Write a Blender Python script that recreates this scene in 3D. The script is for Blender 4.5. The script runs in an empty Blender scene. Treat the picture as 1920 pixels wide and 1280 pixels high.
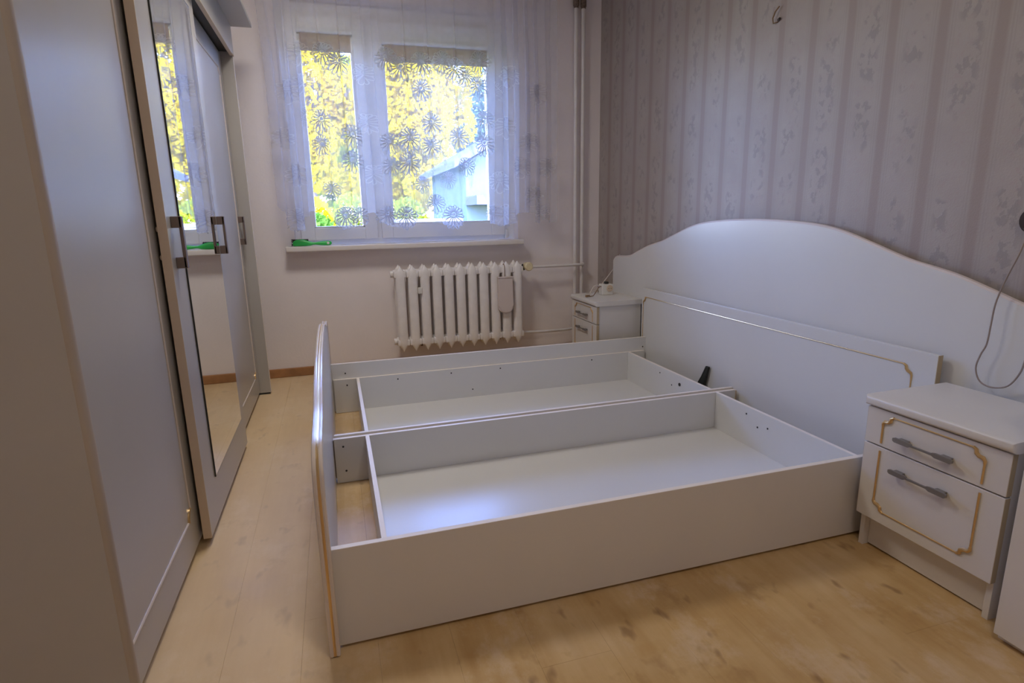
import bpy, bmesh, math, random
from mathutils import Vector, Matrix
random.seed(7)
S = bpy.context.scene
COL = S.collection
PI = math.pi

# ------------------------------------------------------------------ camera, sky, sun, exposure
def make_camera():
    yaw, pitch, roll, f, H = map(float, (16.848, 12.589, -1.097, 1079.3, 1.1174))
    y, p, r = map(math.radians, (yaw, pitch, roll))
    fwd = Vector((math.sin(y)*math.cos(p), math.cos(y)*math.cos(p), -math.sin(p)))
    right = Vector((math.cos(y), -math.sin(y), 0)); up = right.cross(fwd)
    r2 = right*math.cos(r)+up*math.sin(r); u2 = -right*math.sin(r)+up*math.cos(r)
    cd = bpy.data.cameras.new('camera'); cam = bpy.data.objects.new('camera', cd); COL.objects.link(cam)
    m = Matrix((r2, u2, -fwd)).transposed().to_4x4(); m.translation = Vector((0, 0, H))
    cam.matrix_world = m
    cd.sensor_width = 36; cd.lens = f/1920*36; cd.clip_start = 0.02; cd.clip_end = 300
    S.camera = cam
make_camera()

w = bpy.data.worlds.new('sky'); S.world = w; w.use_nodes = True
nt = w.node_tree; nt.nodes.clear()
sky = nt.nodes.new('ShaderNodeTexSky'); sky.sky_type = 'NISHITA'; sky.sun_disc = False
sky.ozone_density = 5.0; sky.air_density = 1.0; sky.dust_density = .6; sky.sun_elevation = math.radians(38); sky.sun_rotation = math.radians(180)
bg = nt.nodes.new('ShaderNodeBackground'); bg.inputs[1].default_value = 6.6
wo = nt.nodes.new('ShaderNodeOutputWorld')
tint = nt.nodes.new('ShaderNodeVectorMath'); tint.operation = 'MULTIPLY'; tint.inputs[1].default_value = (1.0, .92, 1.20)   # camera white balance
nt.links.new(sky.outputs[0], tint.inputs[0]); nt.links.new(tint.outputs[0], bg.inputs[0]); nt.links.new(bg.outputs[0], wo.inputs[0])

sl = bpy.data.lights.new('sun', 'SUN'); sl.energy = 3.5; sl.angle = math.radians(.6); sl.color = (1, .95, .85)
so = bpy.data.objects.new('sun', sl); COL.objects.link(so)
so.rotation_euler = Vector((.25, .78, -.62)).to_track_quat('-Z', 'Y').to_euler()
so.location = (0, -6, 8)
# daylight portal: guides sampling of the sky through the window, emits nothing itself
pl = bpy.data.lights.new('window_portal', 'AREA'); pl.shape = 'RECTANGLE'; pl.size = 1.6; pl.size_y = 1.5
pl.cycles.is_portal = True
po = bpy.data.objects.new('window_portal', pl); COL.objects.link(po)
po.location = (.555, 4.60, 1.70); po.rotation_euler = (-PI/2, 0, 0)
FILL_STRENGTH = (25, 25)      # glow of the two added fill lamps (built at the end)
vs = S.view_settings
S.display_settings.display_device = 'sRGB'
vs.view_transform = 'Standard'; vs.look = 'None'; vs.gamma = 1; vs.use_curve_mapping = False
vs.exposure = 0.0
S.cycles.use_denoising = True
S.cycles.max_bounces = 14; S.cycles.diffuse_bounces = 8; S.cycles.transparent_max_bounces = 24
S.cycles.caustics_reflective = False; S.cycles.caustics_refractive = False

# ------------------------------------------------------------------ materials
def nodes(name):
    m = bpy.data.materials.new(name); m.use_nodes = True
    return m, m.node_tree, m.node_tree.nodes['Principled BSDF']
def N(t, k, **kw):
    n = t.nodes.new(k)
    for a, b in kw.items(): setattr(n, a, b)
    return n
def ramp(t, fac, stops):
    r = N(t, 'ShaderNodeValToRGB'); e = r.color_ramp.elements
    while len(e) > 1: e.remove(e[0])
    e[0].position = stops[0][0]; e[0].color = (*stops[0][1], 1)
    for p, c in stops[1:]:
        x = e.new(p); x.color = (*c, 1)
    t.links.new(fac, r.inputs[0]); return r.outputs[0]
def pos(t, scale=(1, 1, 1)):
    g = N(t, 'ShaderNodeNewGeometry'); v = N(t, 'ShaderNodeVectorMath', operation='MULTIPLY')
    t.links.new(g.outputs['Position'], v.inputs[0]); v.inputs[1].default_value = scale
    return v.outputs[0]
def noise(t, vec, scale, detail=4, rough=.55):
    n = N(t, 'ShaderNodeTexNoise'); n.inputs['Scale'].default_value = scale
    n.inputs['Detail'].default_value = detail; n.inputs['Roughness'].default_value = rough
    t.links.new(vec, n.inputs['Vector']); return n.outputs['Fac']
def mixc(t, fac, a, b, mode='MIX'):
    m = N(t, 'ShaderNodeMix', data_type='RGBA', blend_type=mode)
    for s, v in ((m.inputs['Factor'], fac), (m.inputs['A'], a), (m.inputs['B'], b)):
        if isinstance(v, (int, float)): s.default_value = v
        elif isinstance(v, tuple): s.default_value = (*v, 1)
        else: t.links.new(v, s)
    return m.outputs['Result']
def math_(t, op, a, b=None):
    m = N(t, 'ShaderNodeMath', operation=op)
    for i, v in enumerate((a, b)):
        if v is None: continue
        if isinstance(v, (int, float)): m.inputs[i].default_value = v
        else: t.links.new(v, m.inputs[i])
    return m.outputs[0]
def bump(t, b, h, dist, strength=.5):
    n = N(t, 'ShaderNodeBump'); n.inputs['Distance'].default_value = dist; n.inputs['Strength'].default_value = strength
    t.links.new(h, n.inputs['Height']); t.links.new(n.outputs[0], b.inputs['Normal'])
def simple(name, c, rough=.5, metal=0, var=.04, vs_=3.0, spec=.5, coat=0, bmp=0, bs=60):
    m, t, b = nodes(name)
    v = noise(t, pos(t), vs_)
    lo = tuple(max(0, x*(1-var)) for x in c); hi = tuple(min(1, x*(1+var)) for x in c)
    t.links.new(ramp(t, v, [(.3, lo), (.7, hi)]), b.inputs['Base Color'])
    b.inputs['Roughness'].default_value = rough; b.inputs['Metallic'].default_value = metal
    b.inputs['Specular IOR Level'].default_value = spec; b.inputs['Coat Weight'].default_value = coat
    if bmp: bump(t, b, noise(t, pos(t), bs, 3), bmp, .4)
    return m

M = {}
M['laminate'] = simple('white_laminate', (.66, .655, .635), .32, var=.015)
M['laminate_soft'] = simple('white_furniture_foil', (.66, .635, .60), .38, var=.02)
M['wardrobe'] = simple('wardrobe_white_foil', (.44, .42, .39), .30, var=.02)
M['edge'] = simple('beige_edge_banding', (.62, .50, .38), .45, var=.05)
M['edge_pale'] = simple('pale_cut_edge', (.82, .76, .70), .5, var=.04)
M['edge_tan'] = simple('tan_edge_banding', (.46, .36, .22), .45, var=.06)
M['chip'] = simple('raw_chipboard', (.30, .19, .10), .85, var=.25, vs_=180)
M['edge_grey'] = simple('rounded_greyish_beige_edge', (.40, .34, .28), .4, var=.05)
M['edge_pink'] = simple('pinkish_pale_edge', (.60, .53, .50), .45, var=.04)
M['gold'] = simple('gold_trim', (.75, .52, .25), .28, metal=.85, var=.06)
M['rib'] = simple('glossy_white_edge_moulding', (.66, .58, .52), .22, var=.03, spec=.7)
M['nickel'] = simple('dark_brushed_nickel', (.24, .225, .21), .45, metal=.55, var=.08)
M['bronze'] = simple('brown_handle_metal', (.22, .17, .145), .45, metal=.55, var=.08)
M['dark'] = simple('dark_hole', (.03, .028, .026), .7)
M['track'] = simple('dark_track', (.022, .018, .016), .5)
M['radiator'] = simple('radiator_enamel', (.82, .79, .77), .38, var=.05, vs_=14, bmp=.0015, bs=70)
M['pipe'] = simple('pipe_paint', (.73, .70, .68), .35, var=.06, vs_=10)
M['pipe_chip'] = simple('bare_pipe_collar', (.17, .12, .09), .7, var=.4, vs_=60)
M['sillpaint'] = simple('sill_paint', (.74, .70, .66), .32, var=.04)
M['pvc'] = simple('window_pvc', (.80, .80, .80), .3, var=.01)
M['ceiling'] = simple('ceiling_paint', (.74, .73, .71), .9)
M['base'] = simple('varnished_wood_baseboard', (.40, .20, .085), .4, var=.25, vs_=9)
M['black'] = simple('black_plastic', (.02, .022, .018), .4, var=.3, vs_=50)
M['green'] = simple('green_plastic', (.03, .50, .09), .3, var=.05)
M['bristle'] = simple('black_bristles', (.012, .012, .012), .8)
M['socket_white'] = simple('white_socket_plastic', (.72, .71, .67), .4)
M['cord'] = simple('grey_brown_cord', (.30, .245, .215), .6)
M['pale_cord'] = simple('pale_cord', (.66, .60, .55), .6)
M['brown'] = simple('dark_brown_bakelite', (.035, .022, .018), .35)
M['wire'] = simple('bent_brown_wire', (.22, .13, .06), .5)
M['beigecloth'] = simple('beige_blind_cloth', (.46, .30, .15), .9, var=.05, bmp=.0006, bs=400)
M['humid'] = simple('pinkish_ceramic', (.66, .58, .54), .4, var=.03)
M['valve'] = simple('yellowed_valve_cap', (.72, .62, .38), .45, var=.12, vs_=160)
M['mirror'] = simple('mirror_silver', (.86, .88, .87), .015, metal=1, var=.0)
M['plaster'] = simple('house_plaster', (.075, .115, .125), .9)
M['roof'] = simple('house_roof', (.06, .065, .11), .8, var=.1, vs_=2)
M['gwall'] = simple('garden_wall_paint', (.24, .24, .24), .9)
M['bark'] = simple('bark', (.16, .13, .11), .9, var=.3, vs_=8, bmp=.02, bs=12)
M['lawn'] = simple('lawn', (.10, .18, .04), .95, var=.3, vs_=6)

def wall_mat():
    m, t, b = nodes('pinkish_white_wall_paint')
    p = pos(t)
    c = ramp(t, noise(t, p, 2.2, 5), [(.3, (.79, .74, .73)), (.7, (.85, .795, .785))])
    t.links.new(c, b.inputs['Base Color']); b.inputs['Roughness'].default_value = .75
    bump(t, b, noise(t, p, 90, 4), .0015, .35)
    return m
M['wall'] = wall_mat()

def paper_mat():
    m, t, b = nodes('striped_floral_wallpaper')
    g = N(t, 'ShaderNodeNewGeometry'); sp = N(t, 'ShaderNodeSeparateXYZ'); t.links.new(g.outputs['Position'], sp.inputs[0])
    wob = math_(t, 'MULTIPLY', math_(t, 'SUBTRACT', noise(t, pos(t), 5, 2), .5), .006)
    y = math_(t, 'ADD', sp.outputs[1], wob)
    ph = math_(t, 'FRACT', math_(t, 'ADD', math_(t, 'DIVIDE', math_(t, 'SUBTRACT', y, 1.996), .1925), 20.5))
    dist = math_(t, 'MULTIPLY', math_(t, 'ABSOLUTE', math_(t, 'SUBTRACT', ph, .5)), .1925)      # metres from the stripe's centre
    base = ramp(t, noise(t, pos(t, (1, 1, 1)), 7, 4), [(.3, (.362, .315, .290)), (.7, (.392, .348, .320))])
    def band(c, hw, soft):
        mr = N(t, 'ShaderNodeMapRange'); t.links.new(math_(t, 'ABSOLUTE', math_(t, 'SUBTRACT', dist, c)), mr.inputs[0])
        mr.inputs[1].default_value = hw-soft; mr.inputs[2].default_value = hw+soft
        mr.inputs[3].default_value = 1; mr.inputs[4].default_value = 0; return mr.outputs[0]
    col = mixc(t, math_(t, 'MULTIPLY', band(0, .020, .006), .8), base, (.310, .250, .224))
    col = mixc(t, math_(t, 'MULTIPLY', band(.030, .003, .002), .35), col, (.30, .256, .244))
    col = mixc(t, math_(t, 'MULTIPLY', band(.040, .002, .002), .25), col, (.30, .256, .244))
    fl = noise(t, pos(t, (1, 1, .8)), 30, 3, .6)
    cl = noise(t, pos(t, (1, 1, .75)), 11, 1, .5)
    mask = math_(t, 'MULTIPLY', band(.096, .042, .012), math_(t, 'MULTIPLY', ramp(t, fl, [(.50, (0, 0, 0)), (.56, (1, 1, 1))]), ramp(t, cl, [(.46, (0, 0, 0)), (.54, (1, 1, 1))])))
    col = mixc(t, math_(t, 'MULTIPLY', mask, .55), col, (.255, .233, .225))
    fl2 = noise(t, pos(t, (1.3, 1.3, 1)), 44, 2, .6)
    mask2 = math_(t, 'MULTIPLY', band(.096, .046, .012), ramp(t, fl2, [(.60, (0, 0, 0)), (.63, (1, 1, 1))]))
    col = mixc(t, math_(t, 'MULTIPLY', mask2, .3), col, (.37, .285, .275))
    t.links.new(col, b.inputs['Base Color']); b.inputs['Roughness'].default_value = .55
    b.inputs['Specular IOR Level'].default_value = .35
    bump(t, b, math_(t, 'ADD', noise(t, pos(t), 160, 3), math_(t, 'MULTIPLY', mask, .6)), .0012, .4)
    return m
M['paper'] = paper_mat()

def floor_mat():
    m, t, b = nodes('worn_light_wood_laminate')
    p = pos(t)
    grain = noise(t, pos(t, (26, 2.2, 1)), 1.6, 6, .6)
    blot = noise(t, p, 2.6, 6, .62)
    strip = noise(t, pos(t, (11, 1.1, 1)), 1.0, 2, .5)
    col = ramp(t, blot, [(.30, (.40, .22, .06)), (.44, (.50, .31, .11)), (.56, (.59, .41, .20)), (.72, (.64, .49, .32))])
    col = mixc(t, .28, col, ramp(t, grain, [(.3, (.38, .23, .09)), (.7, (.68, .49, .27))]))
    col = mixc(t, .30, col, ramp(t, strip, [(.35, (.42, .255, .10)), (.65, (.64, .47, .26))]))
    # pale scuffed trail and small dark stains: wear of the boards themselves
    scuff = ramp(t, noise(t, pos(t, (1.2, .8, 1)), 3.6, 7, .72), [(.52, (0, 0, 0)), (.66, (1, 1, 1))])
    col = mixc(t, math_(t, 'MULTIPLY', scuff, .55), col, (.68, .55, .42))
    st = noise(t, pos(t, (1, .5, 1)), 17, 2, .5)
    stain = ramp(t, st, [(.63, (0, 0, 0)), (.73, (1, 1, 1))])
    col = mixc(t, math_(t, 'MULTIPLY', stain, .6), col, (.20, .105, .04))
    st2 = noise(t, pos(t, (1, .8, 1)), 6.5, 4, .6)
    col = mixc(t, math_(t, 'MULTIPLY', ramp(t, st2, [(.60, (0, 0, 0)), (.68, (1, 1, 1))]), .4), col, (.30, .165, .05))
    # brighter aisle light painted into the floor colour between wardrobe and bed
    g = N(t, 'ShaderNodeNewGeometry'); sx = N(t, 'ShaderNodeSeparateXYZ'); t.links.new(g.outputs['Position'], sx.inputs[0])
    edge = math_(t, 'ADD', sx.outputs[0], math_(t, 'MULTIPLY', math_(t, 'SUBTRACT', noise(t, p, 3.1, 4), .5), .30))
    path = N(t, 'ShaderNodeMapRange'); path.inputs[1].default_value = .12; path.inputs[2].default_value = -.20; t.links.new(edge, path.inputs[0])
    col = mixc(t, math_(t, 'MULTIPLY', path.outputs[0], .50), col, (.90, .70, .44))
    t.links.new(col, b.inputs['Base Color'])
    t.links.new(ramp(t, blot, [(.3, (.36, .36, .36)), (.7, (.55, .55, .55))]), b.inputs['Roughness'])
    bump(t, b, math_(t, 'ADD', grain, scuff), .0008, .35)
    return m
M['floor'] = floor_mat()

def cloth_mat(name, col, transp, transl=.5):
    m, t, b = nodes(name); t.nodes.remove(b)
    o = t.nodes['Material Output']
    d = N(t, 'ShaderNodeBsdfDiffuse'); l = N(t, 'ShaderNodeBsdfTranslucent'); x = N(t, 'ShaderNodeBsdfTransparent')
    c = ramp(t, noise(t, pos(t), 30, 3), [(.3, tuple(k*.95 for k in col)), (.7, col)])
    t.links.new(c, d.inputs[0]); t.links.new(c, l.inputs[0])
    a = N(t, 'ShaderNodeMixShader'); a.inputs[0].default_value = transl
    t.links.new(d.outputs[0], a.inputs[1]); t.links.new(l.outputs[0], a.inputs[2])
    e = N(t, 'ShaderNodeMixShader'); e.inputs[0].default_value = transp
    t.links.new(a.outputs[0], e.inputs[1]); t.links.new(x.outputs[0], e.inputs[2]); t.links.new(e.outputs[0], o.inputs[0])
    return m
M['sheer'] = cloth_mat('sheer_white_voile', (.80, .81, .92), .69, .50)
M['lace'] = cloth_mat('white_embroidery_thread', (.50, .50, .54), .02, .45)
M['lace_fill'] = cloth_mat('thin_embroidery_fill', (.66, .66, .72), .45, .45)

def glass_mat():
    m, t, b = nodes('window_glass'); t.nodes.remove(b); o = t.nodes['Material Output']
    x = N(t, 'ShaderNodeBsdfTransparent'); x.inputs[0].default_value = (.95, .955, .97, 1)
    g = N(t, 'ShaderNodeBsdfGlossy'); g.inputs['Roughness'].default_value = .01
    f = N(t, 'ShaderNodeFresnel'); f.inputs[0].default_value = 1.45
    e = N(t, 'ShaderNodeMixShader'); t.links.new(f.outputs[0], e.inputs[0])
    t.links.new(x.outputs[0], e.inputs[1]); t.links.new(g.outputs[0], e.inputs[2]); t.links.new(e.outputs[0], o.inputs[0])
    return m
M['glass'] = glass_mat()

def leaf_mat(name, a, b_, c):
    m, t, b = nodes(name); t.nodes.remove(b); o = t.nodes['Material Output']
    g = N(t, 'ShaderNodeNewGeometry')
    col = ramp(t, g.outputs['Random Per Island'], [(0, a), (.5, b_), (1, c)])
    d = N(t, 'ShaderNodeBsdfDiffuse'); l = N(t, 'ShaderNodeBsdfTranslucent')
    t.links.new(col, d.inputs[0]); t.links.new(col, l.inputs[0])
    x = N(t, 'ShaderNodeMixShader'); x.inputs[0].default_value = .55
    t.links.new(d.outputs[0], x.inputs[1]); t.links.new(l.outputs[0], x.inputs[2]); t.links.new(x.outputs[0], o.inputs[0])
    return m
M['leaf_yellow'] = leaf_mat('yellow_leaves', (.45, .335, .005), (.52, .41, .008), (.44, .38, .014))
M['leaf_lime'] = leaf_mat('lime_leaves', (.22, .27, .02), (.30, .31, .025), (.17, .23, .03))
M['leaf_green'] = leaf_mat('green_leaves', (.05, .14, .012), (.10, .22, .025), (.15, .25, .04))
M['leaf_blue'] = leaf_mat('blue_green_needles', (.06, .12, .10), (.10, .17, .14), (.14, .21, .17))

# ------------------------------------------------------------------ mesh helpers
class B:
    def __init__(s): s.bm = bmesh.new(); s.mi = 0
    def _fin(s, vs):
        for v in vs:
            for f in v.link_faces: f.material_index = s.mi
    def box(s, x0, x1, y0, y1, z0, z1, bev=0.0, seg=2):
        g = bmesh.ops.create_cube(s.bm, size=1)['verts']
        for v in g: v.co = Vector(((x0+x1)/2+v.co.x*(x1-x0), (y0+y1)/2+v.co.y*(y1-y0), (z0+z1)/2+v.co.z*(z1-z0)))
        s._fin(g)
        if bev:
            es = list({e for v in g for e in v.link_edges})
            r = bmesh.ops.bevel(s.bm, geom=es, offset=bev, segments=seg, affect='EDGES', profile=.5)
            for f in r['faces']: f.material_index = s.mi
        return s
    def cyl(s, a, b, r, n=16, r2=None, cap=True):
        a, b = Vector(a), Vector(b); d = b-a
        g = bmesh.ops.create_cone(s.bm, cap_ends=cap, segments=n, radius1=r, radius2=r if r2 is None else r2, depth=d.length)['verts']
        m = d.to_track_quat('Z', 'Y').to_matrix().to_4x4(); m.translation = (a+b)/2
        for v in g: v.co = m @ v.co
        s._fin(g); return s
    def ball(s, c, r, sc=(1, 1, 1), seg=14):
        g = bmesh.ops.create_uvsphere(s.bm, u_segments=seg, v_segments=seg//2+1, radius=r)['verts']
        for v in g: v.co = Vector((c[0]+v.co.x*sc[0], c[1]+v.co.y*sc[1], c[2]+v.co.z*sc[2]))
        s._fin(g); return s
    def tube(s, pts, r, n=8, closed=False, flat=None):
        """swept round section along pts; parallel transport"""
        P = [Vector(p) for p in pts]; k = len(P); rings = []
        T = []
        for i in range(k):
            a = P[(i-1) % k] if (closed or i > 0) else P[i]; b = P[(i+1) % k] if (closed or i < k-1) else P[i]
            T.append((b-a).normalized())
        ref = Vector((0, 0, 1)) if abs(T[0].z) < .9 else Vector((1, 0, 0))
        nrm = (ref-T[0]*ref.dot(T[0])).normalized()
        for i in range(k):
            nrm = (nrm-T[i]*nrm.dot(T[i])).normalized(); bn = T[i].cross(nrm)
            rr = r[i] if isinstance(r, (list, tuple)) else r
            rings.append([s.bm.verts.new(P[i]+nrm*math.cos(2*PI*j/n)*rr+bn*math.sin(2*PI*j/n)*rr) for j in range(n)])
        m = k if closed else k-1
        for i in range(m):
            a, b = rings[i], rings[(i+1) % k]
            for j in range(n):
                f = s.bm.faces.new((a[j], a[(j+1) % n], b[(j+1) % n], b[j])); f.material_index = s.mi
        if not closed:
            for q in (rings[0][::-1], rings[-1]):
                f = s.bm.faces.new(q); f.material_index = s.mi
        return s
    def prism(s, poly, axis, a, b, capmi=None, sidemi=None):
        """polygon in the two other axes (order x,y,z without `axis`), extruded from a to b"""
        ax = 'xyz'.index(axis)
        def co(p, h):
            c = list(p); c.insert(ax, h); return Vector(c)
        A = [s.bm.verts.new(co(p, a)) for p in poly]; Bv = [s.bm.verts.new(co(p, b)) for p in poly]
        fs = [s.bm.faces.new(A), s.bm.faces.new(Bv[::-1])]
        for f in fs: f.material_index = s.mi if capmi is None else capmi
        k = len(poly)
        for i in range(k):
            f = s.bm.faces.new((A[i], Bv[i], Bv[(i+1) % k], A[(i+1) % k])); f.material_index = s.mi if sidemi is None else sidemi
        return s
    def loft(s, rings, cap=True):
        R = [[s.bm.verts.new(Vector(p)) for p in r] for r in rings]; n = len(R[0])
        for i in range(len(R)-1):
            for j in range(n):
                f = s.bm.faces.new((R[i][j], R[i][(j+1) % n], R[i+1][(j+1) % n], R[i+1][j])); f.material_index = s.mi
        if cap:
            for q in (R[0][::-1], R[-1]): s.bm.faces.new(q).material_index = s.mi
        return s

def tag(o, label=None, cat=None, group=None, kind=None):
    if label: o['label'] = label
    if cat: o['category'] = cat
    if group: o['group'] = group
    if kind: o['kind'] = kind
    return o
def root(name, loc, rz, label, cat, group=None):
    o = bpy.data.objects.new(name, None); COL.objects.link(o); o.location = loc; o.rotation_euler = (0, 0, rz)
    o.empty_display_size = .05
    return tag(o, label, cat, group)
def origin(o):
    p = Vector((0, 0, 0))
    while o is not None: p = p + o.location; o = o.parent
    return p
def obj(name, b, mat, parent=None, smooth=False, label=None, local=False, at=None):
    """link a mesh; coordinates in b are world ones (local=True: already in the parent's frame)"""
    bm = b.bm; bmesh.ops.recalc_face_normals(bm, faces=bm.faces)
    base = Vector(at) if at is not None else Vector((0, 0, 0))
    off = Vector((0, 0, 0)) if local else (origin(parent) if parent else Vector((0, 0, 0)))
    for v in bm.verts: v.co -= off+(base if not local else Vector((0, 0, 0)))
    me = bpy.data.meshes.new(name); bm.to_mesh(me); bm.free()
    for mm in (mat if isinstance(mat, (list, tuple)) else [mat]): me.materials.append(M[mm])
    o = bpy.data.objects.new(name, me); COL.objects.link(o); o.parent = parent
    if at is not None: o.location = base
    if smooth:
        for p in me.polygons: p.use_smooth = True
        if smooth != 2:
            md = o.modifiers.new('edge', 'EDGE_SPLIT'); md.split_angle = math.radians(38)
    if label: o['label'] = label
    return o
def copy_tree(o, parent=None):
    c = o.copy(); COL.objects.link(c); c.parent = parent
    for ch in list(o.children): copy_tree(ch, c)
    return c
def struct(name, b, mat, parent=None, smooth=False, label=None):
    o = obj(name, b, mat, parent, smooth, label)
    if parent is None: o['kind'] = 'structure'
    return o

# ------------------------------------------------------------------ room shell
XL, XR, YB, YW, ZC = -1.13, 2.038, -.85, 4.283, 2.72
WX0, WX1, WZ0, WZ1, WT = -.25, 1.362, .90, 2.50, .30      # window opening and wall thickness

fl = bpy.data.objects.new('floor', None)
sub = B().box(XL-.1, XR+.1, YB-.1, YW+.1, -.12, -.010)
floor = struct('floor', sub, 'chip')
PWD, PLN = .193, 1.29
pm = {}
def plank_mesh(L, Wd):
    key = (round(L, 4), round(Wd, 4))
    if key not in pm:
        b = B().box(0, Wd-.0003, 0, L-.0003, -.010, 0, .0002, 1)
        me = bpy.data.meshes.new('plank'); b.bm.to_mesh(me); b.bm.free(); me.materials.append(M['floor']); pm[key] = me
    return pm[key]
x = XL; i = 0
while x < XR-1e-4:
    wd = min(PWD, XR-x); y = YB-((i*.43) % 1.0)*PLN
    while y < YW-1e-4:
        y0 = max(y, YB); y1 = min(y+PLN, YW)
        if y1-y0 > .02:
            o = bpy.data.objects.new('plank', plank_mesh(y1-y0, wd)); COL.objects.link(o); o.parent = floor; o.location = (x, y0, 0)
        y += PLN
    x += PWD; i += 1
struct('ceiling', B().box(XL-.1, XR+.1, YB-.1, YW+WT, ZC, ZC+.12), 'ceiling')
b = B()
b.box(XL-.1, WX0, YW, YW+WT, -.02, ZC); b.box(WX1, XR+.1, YW, YW+WT, -.02, ZC)
b.box(WX0, WX1, YW, YW+WT, -.02, WZ0-.02); b.box(WX0, WX1, YW, YW+WT, WZ1, ZC)
struct('wall_back', b, 'wall')
struct('wall_right', B().box(XR, XR+.1, YB-.1, YW, -.02, ZC), 'paper')
struct('wall_left', B().box(XL-.1, XL, YB-.1, YW, -.02, ZC), 'wall')
struct('wall_front', B().box(XL, XR, YB-.1, YB, -.02, ZC), 'wall')
def skirting(x0, x1, y0, y1):
    return B().box(x0, x1, y0, y1, 0, .064, .005)
struct('baseboard_back', skirting(XL, XR-.014, YW-.014, YW), 'base', label='varnished reddish brown wooden baseboard')
struct('baseboard_right', skirting(XR-.014, XR, YB, YW), 'base')

# ------------------------------------------------------------------ window
FY0, FY1 = 4.370, 4.440
WK = .990                                                # the sash measures were taken at y = 4.415
win = B()
for bx in ((WX0, WX0+.065, WZ0, WZ1), (WX1-.085, WX1, WZ0, WZ1), (WX0+.065, WX1-.085, WZ0, WZ0+.062), (WX0+.065, WX1-.085, WZ1-.09, WZ1), (.310, .360, WZ0+.062, WZ1-.09)):
    win.box(bx[0], bx[1], FY0+.015, FY1, bx[2], bx[3], .003)
window = struct('window_1', win, 'pvc')
def sash(x0, x1, gx0, gx1, z0, z1, gz0, gz1):
    b = B(); y0, y1 = FY0-.018, FY1-.012
    x0, x1, gx0, gx1 = (v*WK for v in (x0, x1, gx0, gx1)); z0, z1, gz0, gz1 = (1.117+(v-1.117)*WK for v in (z0, z1, gz0, gz1))
    for a in ((x0, gx0, z0, z1), (gx1, x1, z0, z1), (gx0, gx1, z0, gz0), (gx0, gx1, gz1, z1)):
        b.box(a[0], a[1], y0, y1, a[2], a[3], .004)
    f = obj('sash', b, 'pvc', window)
    be = B()
    for a in ((gx0, gx0+.012, gz0, gz1), (gx1-.012, gx1, gz0, gz1), (gx0, gx1, gz0, gz0+.012), (gx0, gx1, gz1-.012, gz1)):
        be.box(a[0], a[1], y0+.006, y1, a[2], a[3], .003)
    obj('glazing_bead', be, 'pvc', f)
    obj('pane', B().box(gx0+.004, gx1-.004, y0+.03, y0+.036, gz0+.004, gz1-.004), 'glass', f)
    return f
s1 = sash(-.212, .320, -.118, .232, .952, 2.42, 1.036, 2.315)
s2 = sash(.350, 1.292, .432, 1.186, .952, 2.42, 1.052, 2.272)
hb = B().box(1.282, 1.302, FY0-.022, FY0+.010, .925, .995, .004); hb.cyl((1.292, FY0-.014, .93), (1.292, FY0-.014, .99), .009)
obj('hinge_cover', hb, 'pvc', s2)
hl = B().box(.285, .309, FY0-.034, FY0-.018, 1.60, 1.67, .004); hl.box(.290, .304, FY0-.05, FY0-.034, 1.53, 1.655, .005)
obj('window_handle', hl, 'pvc', s2)
sl_ = B().prism([(-.308, 4.163), (1.372, 4.163), (1.372, 4.283), (1.361, 4.283), (1.361, FY0-.004), (-.249, FY0-.004), (-.249, 4.283), (-.308, 4.283)], 'z', .886, .922)
es = [e for e in sl_.bm.edges if all(abs(v.co.y-4.163) < 1e-4 for v in e.verts)]
bmesh.ops.bevel(sl_.bm, geom=es, offset=.008, segments=3, affect='EDGES', profile=.5)
struct('trim_1', sl_, 'sillpaint', smooth=True, label='white painted window sill board')

def blind(x0, x1, z, which):
    r = root('roller_blind', ((x0+x1)/2, FY0+.0, z), 0, which, 'blind', 'roller blinds rolled up in the window sashes')
    y = FY0-.034
    obj('blind_tube', B().cyl((x0-.012, y, z), (x1+.012, y, z), .016, 18), 'pvc', r, True)
    c = B()
    for k in range(6): pass
    c.box(x0, x1, y+.0095, y+.0105, z-.118, z)
    obj('blind_cloth', c, 'beigecloth', r)
    obj('bottom_bar', B().box(x0, x1, y+.006, y+.014, z-.124, z-.112, .002), 'beigecloth', r)
blind(-.106, .218, 2.312, 'beige roller blind pulled down a hand width on the narrow left sash')
blind(.440, 1.162, 2.272, 'beige roller blind pulled down a hand width on the wide right sash')

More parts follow.
